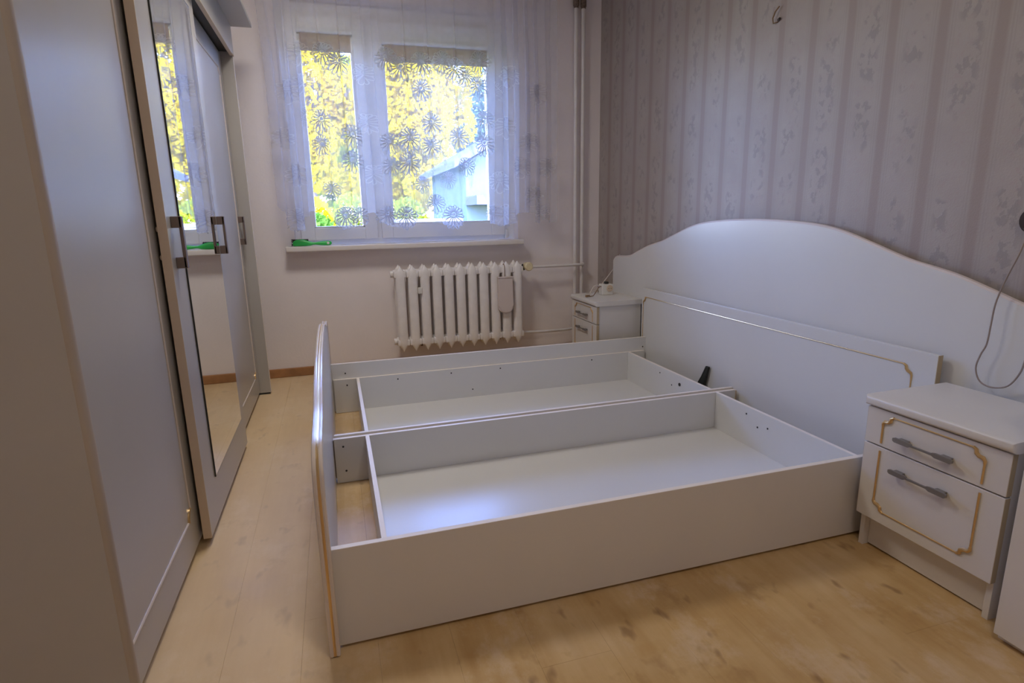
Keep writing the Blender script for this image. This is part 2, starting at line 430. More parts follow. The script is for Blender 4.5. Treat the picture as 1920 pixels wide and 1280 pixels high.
# ------------------------------------------------------------------ radiator
def radiator():
    x0, pitch, n, yc = .430, .0868, 11, 4.165
    r = root('cast_iron_radiator', (x0+pitch*(n-1)/2, yc, 0), 0, 'white cast iron column radiator under the window sill', 'radiator')
    def ring(z, hw, hd, yo):
        out = []
        for j in range(14):
            a = 2*PI*j/14; cx, cy = math.cos(a), math.sin(a)
            out.append((math.copysign(abs(cx)**.7, cx)*hw, yo+math.copysign(abs(cy)**.8, cy)*hd, z))
        return out
    prof = [(.150, .003, .006), (.168, .012, .013), (.19, .027, .021), (.215, .035, .025), (.25, .0345, .025), (.45, .0345, .025), (.66, .0345, .025),
            (.70, .036, .026), (.725, .033, .024), (.742, .020, .019), (.758, .008, .011), (.768, .002, .004)]
    b = B()
    for yo in (-.048, .048): b.loft([ring(z, hw, hd, yo) for z, hw, hd in prof])
    for z in (.708, .218):
        b.cyl((-pitch/2+.0005, 0, z), (pitch/2-.0005, 0, z), .030, 16)
        b.box(-.026, .026, -.05, .05, z-.024, z+.024, .006)
        b.box(-pitch/2+.0005, pitch/2-.0005, -.068, .05, z-.024, z+.022, .008)
    o0 = obj('radiator_section', b, 'radiator', r, True, local=True); o0.location = (-pitch*(n-1)/2, 0, 0)
    for k in range(1, n):
        o = o0.copy(); COL.objects.link(o); o.parent = r; o.location = (pitch*(k-(n-1)/2), 0, 0)
    # end plug, wall brackets
    for zz in (.708, .218): obj('end_plug', B().cyl((x0-pitch/2-.020, yc, zz), (x0-pitch/2, yc, zz), .024, 12), 'radiator', r, True)
    for xx in (x0+.14, x0+.74):
        obj('wall_bracket', B().box(xx-.007, xx+.007, yc+.02, YW-.001, .165, .180, .003), 'pipe_chip', r)
    # heat meter clip
    c = B().box(.548, .577, yc-.083, yc-.060, .568, .612, .004); c.cyl((.5625, yc-.086, .590), (.5625, yc-.08, .590), .008, 12)
    obj('heat_meter', c, 'socket_white', r, label='small white heat meter clipped between two sections')
    xv = x0+pitch*(n-.5)
    obj('valve_body', B().cyl((xv, yc, .715), (xv+.045, yc, .715), .017, 14).cyl((xv+.012, yc, .715), (xv+.03, yc, .715), .024, 6), 'black', r, label='black valve collar')
    v = B().cyl((xv+.045, yc-.06, .722), (xv+.045, yc+.012, .722), .033, 18, .028); v.cyl((xv+.045, yc-.072, .722), (xv+.045, yc-.06, .722), .026, 18, .033)
    obj('valve_cap', v, 'valve', r, True, label='yellowed white thermostat valve cap')
    return xv
xv = radiator()
def humidifier():
    r = root('radiator_humidifier', (1.19, 4.08, .40), 0, 'flat pinkish water container with rounded bottom hung on the right of the radiator', 'humidifier')
    poly = [(1.133, .655), (1.133, .445)]
    for k in range(9):
        a = PI+PI*k/8; poly.append((1.19+.057*math.cos(a), .437+.05*math.sin(a)))
    poly += [(1.247, .445), (1.247, .655)]
    b = B().prism(poly, 'y', 4.058, 4.088)
    bmesh.ops.bevel(b.bm, geom=[e for e in b.bm.edges if all(abs(v.co.y-4.058) < 1e-4 for v in e.verts)], offset=.008, segments=3, affect='EDGES')
    obj('container', b, 'humid', r, True)
    obj('rim', B().box(1.131, 1.249, 4.056, 4.09, .650, .660, .003), 'humid', r)
    obj('hook', B().tube([(1.19, 4.085, .655), (1.19, 4.082, .70), (1.19, 4.085, .735), (1.19, 4.105, .752), (1.19, 4.125, .745)], .0025, 8), 'wire', r, True)
humidifier()

def risers():
    for xx, lab in ((1.815, 'left one of the two white heating riser pipes in the corner'), (1.872, 'right one of the two white heating riser pipes in the corner')):
        r = root('riser_pipe', (xx, 4.235, 0), 0, lab, 'pipe', 'heating riser pipes in the corner')
        obj('pipe', B().cyl((xx, 4.235, 0), (xx, 4.235, ZC), .0145, 20), 'pipe', r, True)
        obj('pipe_collar', B().cyl((xx, 4.235, 2.565), (xx, 4.235, 2.66), .021, 16).cyl((xx, 4.235, 2.55), (xx, 4.235, 2.57), .017, 16), 'pipe_chip', r, True, label='bare brown pipe joint')
    r = root('radiator_pipe', (1.6, 4.165, .715), 0, 'thin white feed pipe running from the valve to the risers', 'pipe', 'radiator connecting pipes')
    obj('pipe', B().tube([(xv+.05, 4.165, .715), (1.5, 4.165, .714), (1.75, 4.17, .712), (1.84, 4.185, .712), (1.869, 4.2, .712), (1.872, 4.222, .712)], .011, 12), 'pipe', r, True)
    obj('elbow', B().ball((1.866, 4.203, .712), .017), 'pipe', r, True)
    r = root('radiator_pipe', (1.6, 4.165, .2), 0, 'thin white return pipe low on the wall beside the far nightstand', 'pipe', 'radiator connecting pipes')
    obj('pipe', B().tube([(xv+.001, 4.165, .212), (1.5, 4.17, .205), (1.7, 4.19, .2), (1.79, 4.21, .2), (1.815, 4.222, .2)], .011, 12), 'pipe', r, True)
risers()

# ------------------------------------------------------------------ wardrobe
def bead_frame(y0, y1, z0, z1, x, notch=.035):
    """closed bead with scooped corners on a door front at plane x"""
    pts = []
    for cy, cz, a0 in ((y0, z0, 90), (y1, z0, 180), (y1, z1, 270), (y0, z1, 0)):
        for k in range(5):
            a = math.radians(a0-90*k/4); pts.append((x, cy+notch*math.cos(a), cz+notch*math.sin(a)))
    return pts
def wardrobe():
    r = root('sliding_wardrobe', (-.8, 2.53, 0), 0, 'large white wardrobe with three sliding doors, the middle one mirrored', 'wardrobe')
    yA, yB = 1.140, 3.905
    def side(y0, y1, nm='side_panel'):
        b = B().box(-1.10, -.452, y0, y1, 0, 2.19)
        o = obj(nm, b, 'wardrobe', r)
        e = B()
        poly = []
        for k in range(9):
            a = -PI/2+PI*k/8; poly.append((-.454+.012*math.cos(a), (y0+y1)/2+(y1-y0)/2*math.sin(a)))
        e.prism(poly, 'z', 0, 2.19); obj('edge_strip', e, 'edge_grey', o, True, label='greyish beige rounded edge strip')
    side(yA, 1.176)
    b = B().box(-1.10, -.464, 3.884, yB, 0.012, 2.19); o = obj('side_panel', b, 'wardrobe', r)
    obj('edge_strip', B().box(-.464, -.4625, 3.8835, yB, 0.012, 2.03, .0005), 'edge_pale', o)
    obj('panel_foot', B().box(-1.08, -.47, 3.886, yB-.002, 0, .012), 'dark', o)
    obj('back_panel', B().box(-1.10, -1.094, 1.176, 3.884, .03, 2.19), 'wardrobe', r)
    obj('top_panel', B().box(-1.094, -.47, 1.176, 3.884, 2.09, 2.108), 'wardrobe', r)
    obj('bottom_panel', B().box(-1.094, -.575, 1.176, 3.884, .01, .028), 'wardrobe', r)
    obj('door_track', B().box(-.575, -.478, 1.176, 3.884, 2.045, 2.088, .002), 'track', r, label='dark brown top track')
    obj('door_track', B().box(-.585, -.556, 1.176, 3.884, .001, .009, .002), 'track', r)
    pe = B().box(-.478, -.460, yA, yB, 2.028, 2.19, .001); o = obj('pelmet', pe, 'wardrobe', r)
    obj('edge_strip', B().box(-.479, -.4595, yA, yB, 2.0255, 2.0285), 'edge', o, label='beige lower edge')
    obj('cornice', B().box(-1.10, -.350, yA-.01, yB+.02, 2.19, 2.215, .002), 'wardrobe', r)
    def handle(yc, x, parent, zc=1.044, h=.165):
        b = B()
        z0, z1 = zc-h/2, zc+h/2
        for z in (z0, z1-.036): b.box(x, x+.030, yc-.011, yc+.011, z, z+.036, .0015)
        b.box(x+.022, x+.032, yc-.011, yc+.011, z0, z1, .002)
        return obj('handle', b, 'bronze', parent, label='brown metal bar handle')
    def door(y0, y1, x):
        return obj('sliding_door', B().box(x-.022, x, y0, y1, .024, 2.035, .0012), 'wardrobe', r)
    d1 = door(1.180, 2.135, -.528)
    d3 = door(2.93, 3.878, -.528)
    for d, y0, y1 in ((d1, 1.300, 1.985), (d3, 3.05, 3.762)):
        obj('bead', B().tube(bead_frame(y0, y1, .146, 1.93, -.5275), .0042, 6, True), 'rib', d, True)
        for (cy, cz) in ((y1, .146), (y0, .146)):
            obj('corner_ornament', B().tube(bead_frame(y0, y1, .146, 1.93, -.5262)[5:10] if cy == y1 else bead_frame(y0, y1, .146, 1.93, -.5262)[0:5], .0048, 6), 'gold', d, True, label='small gold corner ornament')
    handle(3.815, -.528, d3)
    x2 = -.490
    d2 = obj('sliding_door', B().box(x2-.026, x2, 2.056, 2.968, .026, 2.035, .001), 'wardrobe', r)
    obj('edge_strip', B().box(x2-.0265, x2+.0005, 2.0545, 2.0575, .026, 2.035), 'edge', d2, label='beige edge band facing the camera')
    obj('mirror', B().box(x2-.001, x2+.004, 2.222, 2.862, .186, 1.965, .0008), 'mirror', d2, label='tall mirror panel')
    fr = B()
    fr.box(x2, x2+.0046, 2.2165, 2.2215, .183, 1.968)
    obj('mirror_edge', fr, 'black', d2, label='dark mirror edge line')
    handle(2.120, x2, d2); handle(2.905, x2, d2)
    for z in (1.088, 1.000):
        obj('bolt_head', B().cyl((x2-.029, 2.07, z), (x2-.026, 2.07, z), .008, 12).ball((x2-.029, 2.068, z), .009, (.6, 1, 1)), 'edge', d2, True)
    for yy in (1.25, 2.53, 3.80):
        obj('plinth', B().box(-.60, -.585, yy-.05, yy+.05, 0, .010), 'dark', r)
    obj('plinth', B().box(-.62, -.60, 1.176, 3.884, 0, .010), 'dark', r)
wardrobe()

# ------------------------------------------------------------------ bed
XF, XH, Y1, Y2, ZR, ZCN, YM = -.070, 1.970, 1.392, 3.366, .289, .200, 2.400
def smooth_curve(ctrl, n=8):
    P = [ctrl[0]]+list(ctrl)+[ctrl[-1]]; out = []
    for i in range(1, len(P)-2):
        for k in range(n):
            t = k/n; q = []
            for d in range(2):
                a, b, c, e = P[i-1][d], P[i][d], P[i+1][d], P[i+2][d]
                q.append(.5*(2*b+(c-a)*t+(2*a-5*b+4*c-e)*t*t+(-a+3*b-3*c+e)*t**3))
            out.append(tuple(q))
    out.append(tuple(ctrl[-1])); return out
def holes(o, pts, axis, d, r=.0045):
    for p in pts:
        a = Vector(p); off = Vector((0, 0, 0)); off['xyz'.index(axis)] = d
        obj('screw_hole', B().cyl(a-off*.5, a+off, r, 10), 'dark', o)
def bed():
    r = root('bed_frame', (.95, 2.4, 0), 0, 'white double bed frame without mattress, two open storage boxes between headboard and footboard', 'bed')
    T = .018
    # headboard: tall serpentine panel behind, low front panel before it
    yc = 2.425
    half = [(0, 1.058), (.20, 1.053), (.40, 1.038), (.54, 1.012), (.69, .966), (.83, .921), (.93, .899), (1.02, .878), (1.13, .842), (1.23, .808), (1.30, .796), (1.40, .790), (1.46, .782), (1.495, .755)]
    right_ = smooth_curve(half, 5)
    prof = [(yc+a, z) for a, z in right_[::-1]]+[(yc-a, z) for a, z in right_[1:]]
    poly = prof+[(yc-1.495, .004), (yc+1.495, .004)]
    hb_ = obj('headboard', B().prism(poly, 'x', 1.990, 2.010), 'laminate', r)
    obj('edge_strip', B().tube([(2.000, y, z) for y, z in [(yc+1.495, .3)]+prof+[(yc-1.495, .3)]], .0098, 8), 'edge_pink', hb_, True, label='pinkish moulded edge along the curved top')
    sp = obj('front_panel', B().box(1.951, XH, 1.402, 3.412, .004, .612, .0012), 'laminate', r)
    obj('edge_strip', B().box(1.950, XH+.0007, 1.4005, 1.4025, .004, .6125), 'edge_tan', sp, label='tan cut edge')
    obj('spacer', B().box(1.962, 1.990, 1.45, 3.36, .05, .59), 'edge', r)
    xg = 1.9505
    obj('gold_bead', B().tube([(xg, 3.372, .556), (xg, 1.522, .556)], .0026, 8), 'gold', sp, True, label='thin gold bead')
    for ye, sgn in ((1.488, 1), (3.390, -1)):
        oy = [(0, .500), (0, .520), (sgn*.004, .528), (sgn*.014, .532), (sgn*.022, .540), (sgn*.024, .550), (sgn*.034, .556)]
        obj('corner_ornament', B().tube([(xg, ye+a, z) for a, z in oy], [.003, .004, .0055, .006, .006, .0055, .004], 8), 'gold', sp, True, label='gold scroll corner')
        obj('gold_bead', B().tube([(xg, ye, .06), (xg, ye, .505)], .0026, 8), 'gold', sp, True)
    # rails
    fr = obj('front_rail', B().box(XF, 1.951, Y1, Y1+T, .009, ZR, .0008), 'laminate_soft', r)
    obj('edge_strip', B().box(XF, 1.951, Y1+.0004, Y1+T-.0004, ZR, ZR+.0012), 'edge_pale', fr, label='pale top edge band')
    br = obj('back_rail', B().box(XF, 1.951, Y2-T, Y2, .009, ZR, .0008), 'laminate', r)
    obj('edge_strip', B().box(XF, 1.951, Y2-T+.0004, Y2-.0004, ZR, ZR+.0012), 'edge_pale', br)
    holes(br, [(.005, Y2-T, .232), (1.93, Y2-T, .225)], 'y', -.0012)
    # boxes: inner long boards, cross panels, bottoms
    def board(y0, x0=XF+.006, x1=1.935, z1=ZCN, hs=()):
        o = obj('box_board', B().box(x0, x1, y0, y0+.016, .002, z1, .0007), 'laminate', r)
        obj('edge_strip', B().box(x0, x1, y0+.0004, y0+.0156, z1, z1+.001), 'edge_pale', o)
        holes(o, hs, 'y', -.0012); return o
    board(Y2-T-.016, hs=[(.30, Y2-T-.016, .172), (.62, Y2-T-.016, .176), (.93, Y2-T-.016, .176), (1.55, Y2-T-.016, .172), (.01, Y2-T-.016, .165), (.75, Y2-T-.016, .06)])
    board(Y1+T)
    board(YM-.004, x0=XF+.004, x1=1.93, hs=[(-.03, YM-.004, .165), (-.025, YM-.004, .055)])
    board(YM+.040, x1=1.948)
    obj('centre_rail', B().box(XF, 1.951, YM+.0125, YM+.0395, .018, ZCN-.008, .0008), 'edge', r)
    def cross(x, y0, y1, hs=()):
        o = obj('cross_panel', B().box(x, x+.016, y0+.0005, y1-.0005, .002, ZCN, .0007), 'laminate', r)
        obj('edge_strip', B().box(x+.0004, x+.0156, y0, y1, ZCN, ZCN+.001), 'edge_pale', o)
        holes(o, hs, 'x', -.0012); return o
    ya0, ya1 = Y1+T+.016, YM-.004
    yb0, yb1 = YM+.056, Y2-T-.016
    cross(.064, ya0, ya1); cross(1.812, ya0, ya1, [(1.812, 2.16, .165), (1.812, 2.08, .125), (1.812, 2.015, .142)])
    cross(.064, yb0, yb1); cross(1.812, yb0, yb1, [(1.812, 2.93, .165), (1.812, 2.80, .125)])
    holes(r, [(1.812, 2.72, .150)], 'x', -.003, .010)
    obj('box_bottom', B().box(.081, 1.8115, ya0+.0005, ya1-.0005, .002, .012), 'laminate', r)
    obj('box_bottom', B().box(.081, 1.8115, yb0+.0005, yb1-.0005, .002, .012), 'laminate', r)
    # footboard: serpentine top like the headboard's, ribbed moulding with a gold bead round its edge
    yf = 2.379; hw = 1.009
    hf = [(0, .640), (.25, .634), (.42, .618), (.56, .592), (.68, .566), (.76, .556), (.86, .552), (.92, .544), (.965, .526), (.995, .498), (hw, .455)]
    rf = smooth_curve(hf, 5)
    pf = [(yf+a, z) for a, z in rf[::-1]]+[(yf-a, z) for a, z in rf[1:]]
    fb = obj('footboard', B().prism(pf+[(yf-hw, .002), (yf+hw, .002)], 'x', -.092, -.0705), 'laminate', r)
    path = [(yf+hw, .004)]+pf+[(yf-hw, .004)]
    for xo, rr, mat, lab in ((-.0895, .0062, 'rib', 'glossy white rib of the edge moulding'), (-.0737, .0062, 'rib', 'glossy white rib of the edge moulding'), (-.0816, .0058, 'gold', 'gold bead of the edge moulding')):
        obj('edge_moulding', B().tube([(xo, yf+(y-yf)*(1+.003/1.0), z+(.003 if z > .1 else 0)) for y, z in path], rr, 8), mat, fb, True, label=lab)
bed()

# ------------------------------------------------------------------ nightstands (local: x = depth from the front, y = width, z = up)
def nightstand():
    W, D, H = .435, .345, .528
    r = root('nightstand', (1.600, .927, 0), math.radians(.6), 'white two-drawer nightstand with gold trim at the near end of the bed', 'nightstand', 'nightstands beside the bed')
    f = lambda y: W-y            # measured from the window-side edge
    def L(name, b, mat, parent=r, smooth=False, label=None): return obj(name, b, mat, parent, smooth, label, local=True)
    b = B().box(0, D+.012, 0, W, H-.032, H, .0)
    es = [e for e in b.bm.edges if all(v.co.x < .001 for v in e.verts) and abs(e.verts[0].co.z-e.verts[1].co.z) < 1e-4]
    es += [e for e in b.bm.edges if all(v.co.x < .001 for v in e.verts) and abs(e.verts[0].co.z-e.verts[1].co.z) > 1e-4]
    bmesh.ops.bevel(b.bm, geom=es, offset=.013, segments=4, affect='EDGES', profile=.5)
    L('top', b, 'laminate_soft', smooth=True)
    c = B()
    c.box(.034, D, .012, .028, 0, H-.032, .0008); c.box(.034, D, W-.028, W-.012, 0, H-.032, .0008)
    c.box(D-.006, D, .028, W-.028, .05, H-.032); c.box(.036, D, .028, W-.028, .115, .131)
    L('body', c, 'laminate_soft')
    L('plinth', B().box(.056, .072, .0285, W-.0285, .005, .115, .0008), 'laminate_soft')
    for ys in (.06, W-.09): L('plinth_foot', B().box(.064, .070, ys, ys+.03, 0, .005), 'dark')
    def handle(y0, y1, z, d):
        h = B()
        for a, s in ((y0, 1), (y1, -1)):
            h.prism([(a, z-.004), (a+s*.006, z-.008), (a+s*.050, z-.008), (a+s*.060, z-.003), (a+s*.060, z+.004), (a+s*.050, z+.0065), (a+s*.006, z+.0065), (a, z+.004)][::s], 'x', -.010, -.004)
            h.box(-.004, .012, min(a+s*.012, a+s*.04), max(a+s*.012, a+s*.04), z-.006, z+.005, .001)
        h.box(-.0095, -.0045, y0+.05, y1-.05, z-.0045, z+.0025, .001)
        L('handle', h, 'nickel', d, label='dark grey metal handle')
    def drawer(z0, z1, name):
        b = B(); b.mi = 0; b.box(.0125, .031, .0085, W-.0085, z0, z1, .0012)
        d = L(name, b, 'laminate_soft')
        for ys in (.0078, W-.0088): L('edge_strip', B().box(.0135, .0315, ys, ys+.001, z0+.001, z1-.001), 'edge_tan', d, label='tan cut edge')
        return d
    d1 = drawer(.3735, .492, 'drawer'); d2 = drawer(.119, .369, 'drawer')
    xg = .0118
    ya, yb_ = f(.066), f(.366)                 # ya: window side
    def tb(pts, rr, d, n, label=None): L(n, B().tube([(xg, y, z) for y, z in pts], rr, 8), 'gold', d, True, label)
    tb([(ya-.034, .477), (yb_+.034, .477)], .0025, d1, 'gold_bead')
    tb([(ya-.034, .158), (yb_+.034, .158)], .0025, d2, 'gold_bead')
    for ye, s in ((ya, -1), (yb_, 1)):
        tb([(ye, .384), (ye, .446)], .0033, d1, 'gold_bead')
        tb([(ye, .190), (ye, .358)], .0033, d2, 'gold_bead')
        o1 = [(0, .440), (0, .449), (s*.006, .456), (s*.016, .457), (s*.024, .463), (s*.026, .473), (s*.034, .478)]
        tb([(ye+a, z) for a, z in o1], [.004, .005, .006, .006, .006, .0055, .004], d1, 'corner_ornament')
        o2 = [(0, .195), (0, .186), (s*.006, .179), (s*.016, .178), (s*.024, .172), (s*.026, .162), (s*.034, .157)]
        tb([(ye+a, z) for a, z in o2], [.004, .005, .006, .006, .006, .0055, .004], d2, 'corner_ornament')
    handle(f(.298), f(.118), .420, d1); handle(f(.296), f(.116), .315, d2)
    return r
ns = nightstand()
n2 = copy_tree(ns); n2.location = (1.632, 3.458, 0); n2.rotation_euler = (0, 0, 0)
n2['label'] = 'white two-drawer nightstand with gold trim between the bed and the window wall'

# ------------------------------------------------------------------ white cabinet at the frame's lower right
def cabinet():
    r = root('cabinet', (1.79, .42, 0), 0, 'plain white cabinet side at the lower right, just in front of the near nightstand', 'cabinet')
    x0, y1 = 1.571, .885
    b = B().box(x0+.02, 2.02, -.05, y1, .0, .90, .002)
    obj('body', b, 'laminate_soft', r)
    d = obj('cabinet_door', B().box(x0, x0+.0195, .405, y1, .02, .895, .0015), 'laminate_soft', r)
    obj('cabinet_door', B().box(x0, x0+.0195, -.05, .401, .02, .895, .0015), 'laminate_soft', r)
    obj('handle', B().box(x0-.022, x0-.014, .43, .445, .62, .74, .002).box(x0-.016, x0, .43, .445, .62, .632).box(x0-.016, x0, .43, .445, .728, .74), 'nickel', d)
    obj('top', B().box(x0-.01, 2.022, -.06, y1+.004, .90, .925, .004), 'laminate_soft', r)
cabinet()

# ------------------------------------------------------------------ small things
def brush():
    x0 = -.272
    r = root('hairbrush', (-.14, 4.205, .922), 0, 'bright green hairbrush with black bristles lying on the left end of the sill', 'brush')
    zc = .947
    def ring(x, hy, hz, zz): return [(x, 4.205+hy*math.cos(2*PI*j/14), zz+hz*math.sin(2*PI*j/14)) for j in range(14)]
    prof = [(-.262, .004, .008), (-.255, .010, .017), (-.235, .012, .022), (-.205, .012, .0235), (-.175, .0115, .020), (-.15, .010, .014), (-.132, .009, .009), (-.118, .0085, .0085), (-.10, .009, .011), (-.07, .010, .0145), (-.04, .0095, .0155), (-.018, .008, .014), (-.010, .003, .006)]
    obj('handle_body', B().loft([ring(x, hy, hz, .9225+max(hz, .0155)*1.0+.001 if hz < .0235 else .9465) for x, hy, hz in prof]), 'green', r, True)
    obj('hang_disc', B().cyl((-.033, 4.1935, .940), (-.033, 4.2165, .940), .0085, 16), 'socket_white', r, True, label='pale round hanging hole')
    bb = B()
    for ix in range(12):
        for iz in range(5):
            x = -.268+ix*.0095; z = .9275+iz*.0098
            bb.cyl((x, 4.214, z), (x-.003+.006*random.random(), 4.238, z+.002), .0022, 5)
    bb.box(-.262, -.160, 4.208, 4.2155, .925, .968, .004)
    for k in range(26):
        a = random.uniform(-.5, .5); x = -.258+random.random()*.03
        bb.cyl((x, 4.21, .945+a*.03), (x-.014, 4.212+random.random()*.016, .949+a*.05), .002, 5)
    obj('bristles', bb, 'bristle', r)['kind'] = 'stuff'
brush()

def wedge():
    r = root('plastic_wedge', (1.90, 2.68, 0), 0, 'black tapered plastic bracket standing against the headboard behind the far box', 'bracket')
    b = B()
    lo = [(1.915, 2.780), (1.915, 2.700), (1.945, 2.700), (1.945, 2.780)]
    hi = [(1.933, 2.662), (1.933, 2.634), (1.945, 2.634), (1.945, 2.662)]
    b.loft([[(x, y, 0) for x, y in lo], [(x+(a-x)*.55, y+(c-y)*.55, .145) for (x, y), (a, c) in zip(lo, hi)], [(x, y, .262) for x, y in hi]])
    bmesh.ops.bevel(b.bm, geom=list(b.bm.edges), offset=.002, segments=2, affect='EDGES')
    obj('blade', b, 'black', r)
    obj('rib', B().tube([(1.922, 2.722, .13), (1.930, 2.690, .19), (1.934, 2.652, .255)], .004, 6), 'black', r, True)
wedge()

def wall_socket():
    r = root('cord_switch', (XR, 1.268, 1.06), 0, 'dark brown wall switch with a pale centre on the wallpaper at the right edge', 'switch')
    b = B().cyl((XR, 1.234, 1.066), (XR-.012, 1.234, 1.066), .040, 24).cyl((XR-.012, 1.234, 1.066), (XR-.026, 1.234, 1.066), .036, 24, .030)
    obj('plate', b, 'brown', r, True)
    obj('rocker', B().box(XR-.031, XR-.02, 1.224, 1.246, 1.038, 1.086, .003), 'socket_white', r, label='pale rocker')
    c = root('hanging_cord', (1.96, 1.25, .55), 0, 'thin grey-brown cord hanging in a loop in front of the headboard', 'cord')
    px = [(2.012, 1.236, 1.03), (1.985, 1.228, .985), (1.972, 1.228, .955), (1.964, 1.246, .882), (1.962, 1.260, .812), (1.96, 1.262, .743), (1.96, 1.265, .682), (1.96, 1.278, .644), (1.96, 1.2855, .598), (1.96, 1.267, .558), (1.96, 1.229, .549), (1.96, 1.186, .566), (1.96, 1.160, .613), (1.96, 1.152, .66), (1.96, 1.148, .74), (1.965, 1.13, .85), (1.99, 1.09, .95), (2.03, 1.06, 1.0)]
    P = []
    for k in range(3): pass
    pts2 = [Vector(p) for p in px]
    Q = [pts2[0]]+pts2+[pts2[-1]]
    for i in range(1, len(Q)-2):
        for k in range(5):
            t = k/5; a, b_, c_, d = Q[i-1], Q[i], Q[i+1], Q[i+2]
            P.append(.5*(2*b_+(c_-a)*t+(2*a-5*b_+4*c_-d)*t*t+(-a+3*b_-3*c_+d)*t**3))
    P.append(pts2[-1])
    obj('cord', B().tube(P, .0026, 8), 'cord', c, True)
    obj('wall_clip', B().box(2.024, XR, 1.05, 1.07, .99, 1.01, .002), 'brown', c)
wall_socket()

def adapter():
    r = root('socket_adapter', (1.858, 3.75, .528), 0, 'white double socket block lying on the far nightstand', 'socket')
    obj('socket_body', B().box(1.815, 1.900, 3.735, 3.80, .5285, .605, .005), 'socket_white', r)
    for zz, xx in ((.575, 1.872), ):
        obj('socket_face', B().cyl((xx, 3.7355, zz), (xx, 3.731, zz), .024, 20).cyl((xx, 3.735, zz), (xx, 3.7305, zz), .021, 20), 'edge', r, True)
        obj('socket_hole', B().cyl((xx-.009, 3.732, zz), (xx-.009, 3.730, zz), .003, 8).cyl((xx+.009, 3.732, zz), (xx+.009, 3.730, zz), .003, 8), 'dark', r)
    obj('plug', B().box(1.846, 1.872, 3.75, 3.785, .6055, .622, .004), 'black', r, label='black plug on top')
    c = root('white_cable', (1.80, 3.76, .5285), 0, 'white cable curling from the socket block up the corner wall', 'cable')
    obj('cord', B().tube([(1.812, 3.765, .585), (1.79, 3.768, .600), (1.765, 3.772, .592), (1.745, 3.775, .560), (1.735, 3.778, .534), (1.72, 3.80, .5315), (1.74, 3.86, .532), (1.79, 3.885, .533), (1.86, 3.90, .545), (1.92, 3.93, .60), (1.98, 3.945, .66), (2.033, 3.95, .72), (2.034, 3.92, .77), (2.034, 3.90, .80)], .0035, 8), 'pale_cord', c, True)
    d = root('black_lead', (1.76, 3.74, .5285), 0, 'short dark lead with a plug lying beside the socket block', 'cable')
    obj('cord', B().tube([(1.70, 3.70, .5315), (1.735, 3.715, .532), (1.765, 3.73, .560), (1.785, 3.74, .582), (1.800, 3.75, .590), (1.8148, 3.755, .590)], .003, 8), 'wire', d, True)
    obj('plug', B().cyl((1.665, 3.685, .5375), (1.70, 3.70, .5355), .0085, 10, .005), 'wire', d, True)
adapter()

def wall_wire():
    r = root('wire_stub', (XR, 2.41, 1.96), 0, 'bent brown wire stub sticking out of a hole high on the striped wallpaper', 'wire')
    obj('wire', B().tube([(XR+.002, 2.408, 1.952), (XR-.012, 2.428, 1.948), (XR-.016, 2.430, 1.970), (XR-.014, 2.418, 1.995), (XR-.010, 2.398, 2.012)], .0032, 7), 'wire', r, True)
    obj('hole', B().cyl((XR-.0028, 2.404, 1.958), (XR-.006, 2.404, 1.958), .0075, 10).ball((XR-.006, 2.396, 1.960), .0055), 'brown', r, True)
wall_wire()

# ------------------------------------------------------------------ curtain
CY = 4.095
CX0, CX1, CZT = -.335, 1.60, 2.63
hem = [(-.335, 1.19), (-.30, 1.12), (-.265, 1.04), (-.205, 1.036), (-.19, 1.10), (-.12, 1.155), (-.05, 1.185), (0, 1.115), (.03, 1.055), (.10, 1.043), (.16, 1.05), (.175, 1.13), (.245, 1.14),
       (.31, 1.138), (.325, 1.08), (.40, 1.043), (.47, 1.040), (.545, 1.045), (.58, 1.11), (.645, 1.125), (.66, 1.09), (.71, 1.09), (.735, 1.11), (.755, 1.05), (.82, 1.035), (.90, 1.04), (.915, 1.19), (.95, 1.245), (1.05, 1.25), (1.085, 1.17),
       (1.10, 1.05), (1.18, 1.035), (1.265, 1.045), (1.30, 1.115), (1.37, 1.125), (1.42, 1.12), (1.435, 1.05), (1.47, 1.042), (1.485, 1.11), (1.53, 1.11), (1.545, 1.045), (1.60, 1.05)]
def hem_z(x):
    for (a, za), (b, zb) in zip(hem, hem[1:]):
        if a <= x <= b:
            z = za+(zb-za)*(x-a)/(b-a)
            return z-.006*abs(math.sin(x*PI/.021))
    return 1.05
def gather(x):
    g = 0
    for c, wd, am in ((-.23, .13, 1.0), (.285, .09, .75), (1.37, .24, 1.0)):
        g += am*math.exp(-((x-c)/wd)**4)
    return min(1, g)
def csurf(s, z):
    """point of the cloth for a flat coordinate s along the rail, height z"""
    g = gather(s); zz = (z-1.04)/1.6
    lam = .092
    ph = 2*PI*s/lam+.5*math.sin(3*z+s*4)+1.6*math.sin(s*9.1)
    amp = (.003+.026*g)*(1-.25*zz)
    x = s+g*.0165*math.sin(2*ph)+.004*math.sin(2*PI*s/.21+2.1*z)
    y = CY+amp*math.sin(ph)+.010*math.sin(2*PI*s/.37+1.2+.4*z)*(1-.4*g)
    # crisp single folds in the flat stretches
    for fx in (.02, .545, .70, .885, .14):
        d = s-fx-.006*math.sin(2*z)
        y -= .012*math.exp(-(d/.010)**2); x += .012*math.exp(-(d/.018)**2)*(d/.018)*-1.0
    x -= .045*(1-zz)*math.exp(-((s+.335)/.18)**2)*-.6
    return Vector((x, y, z))
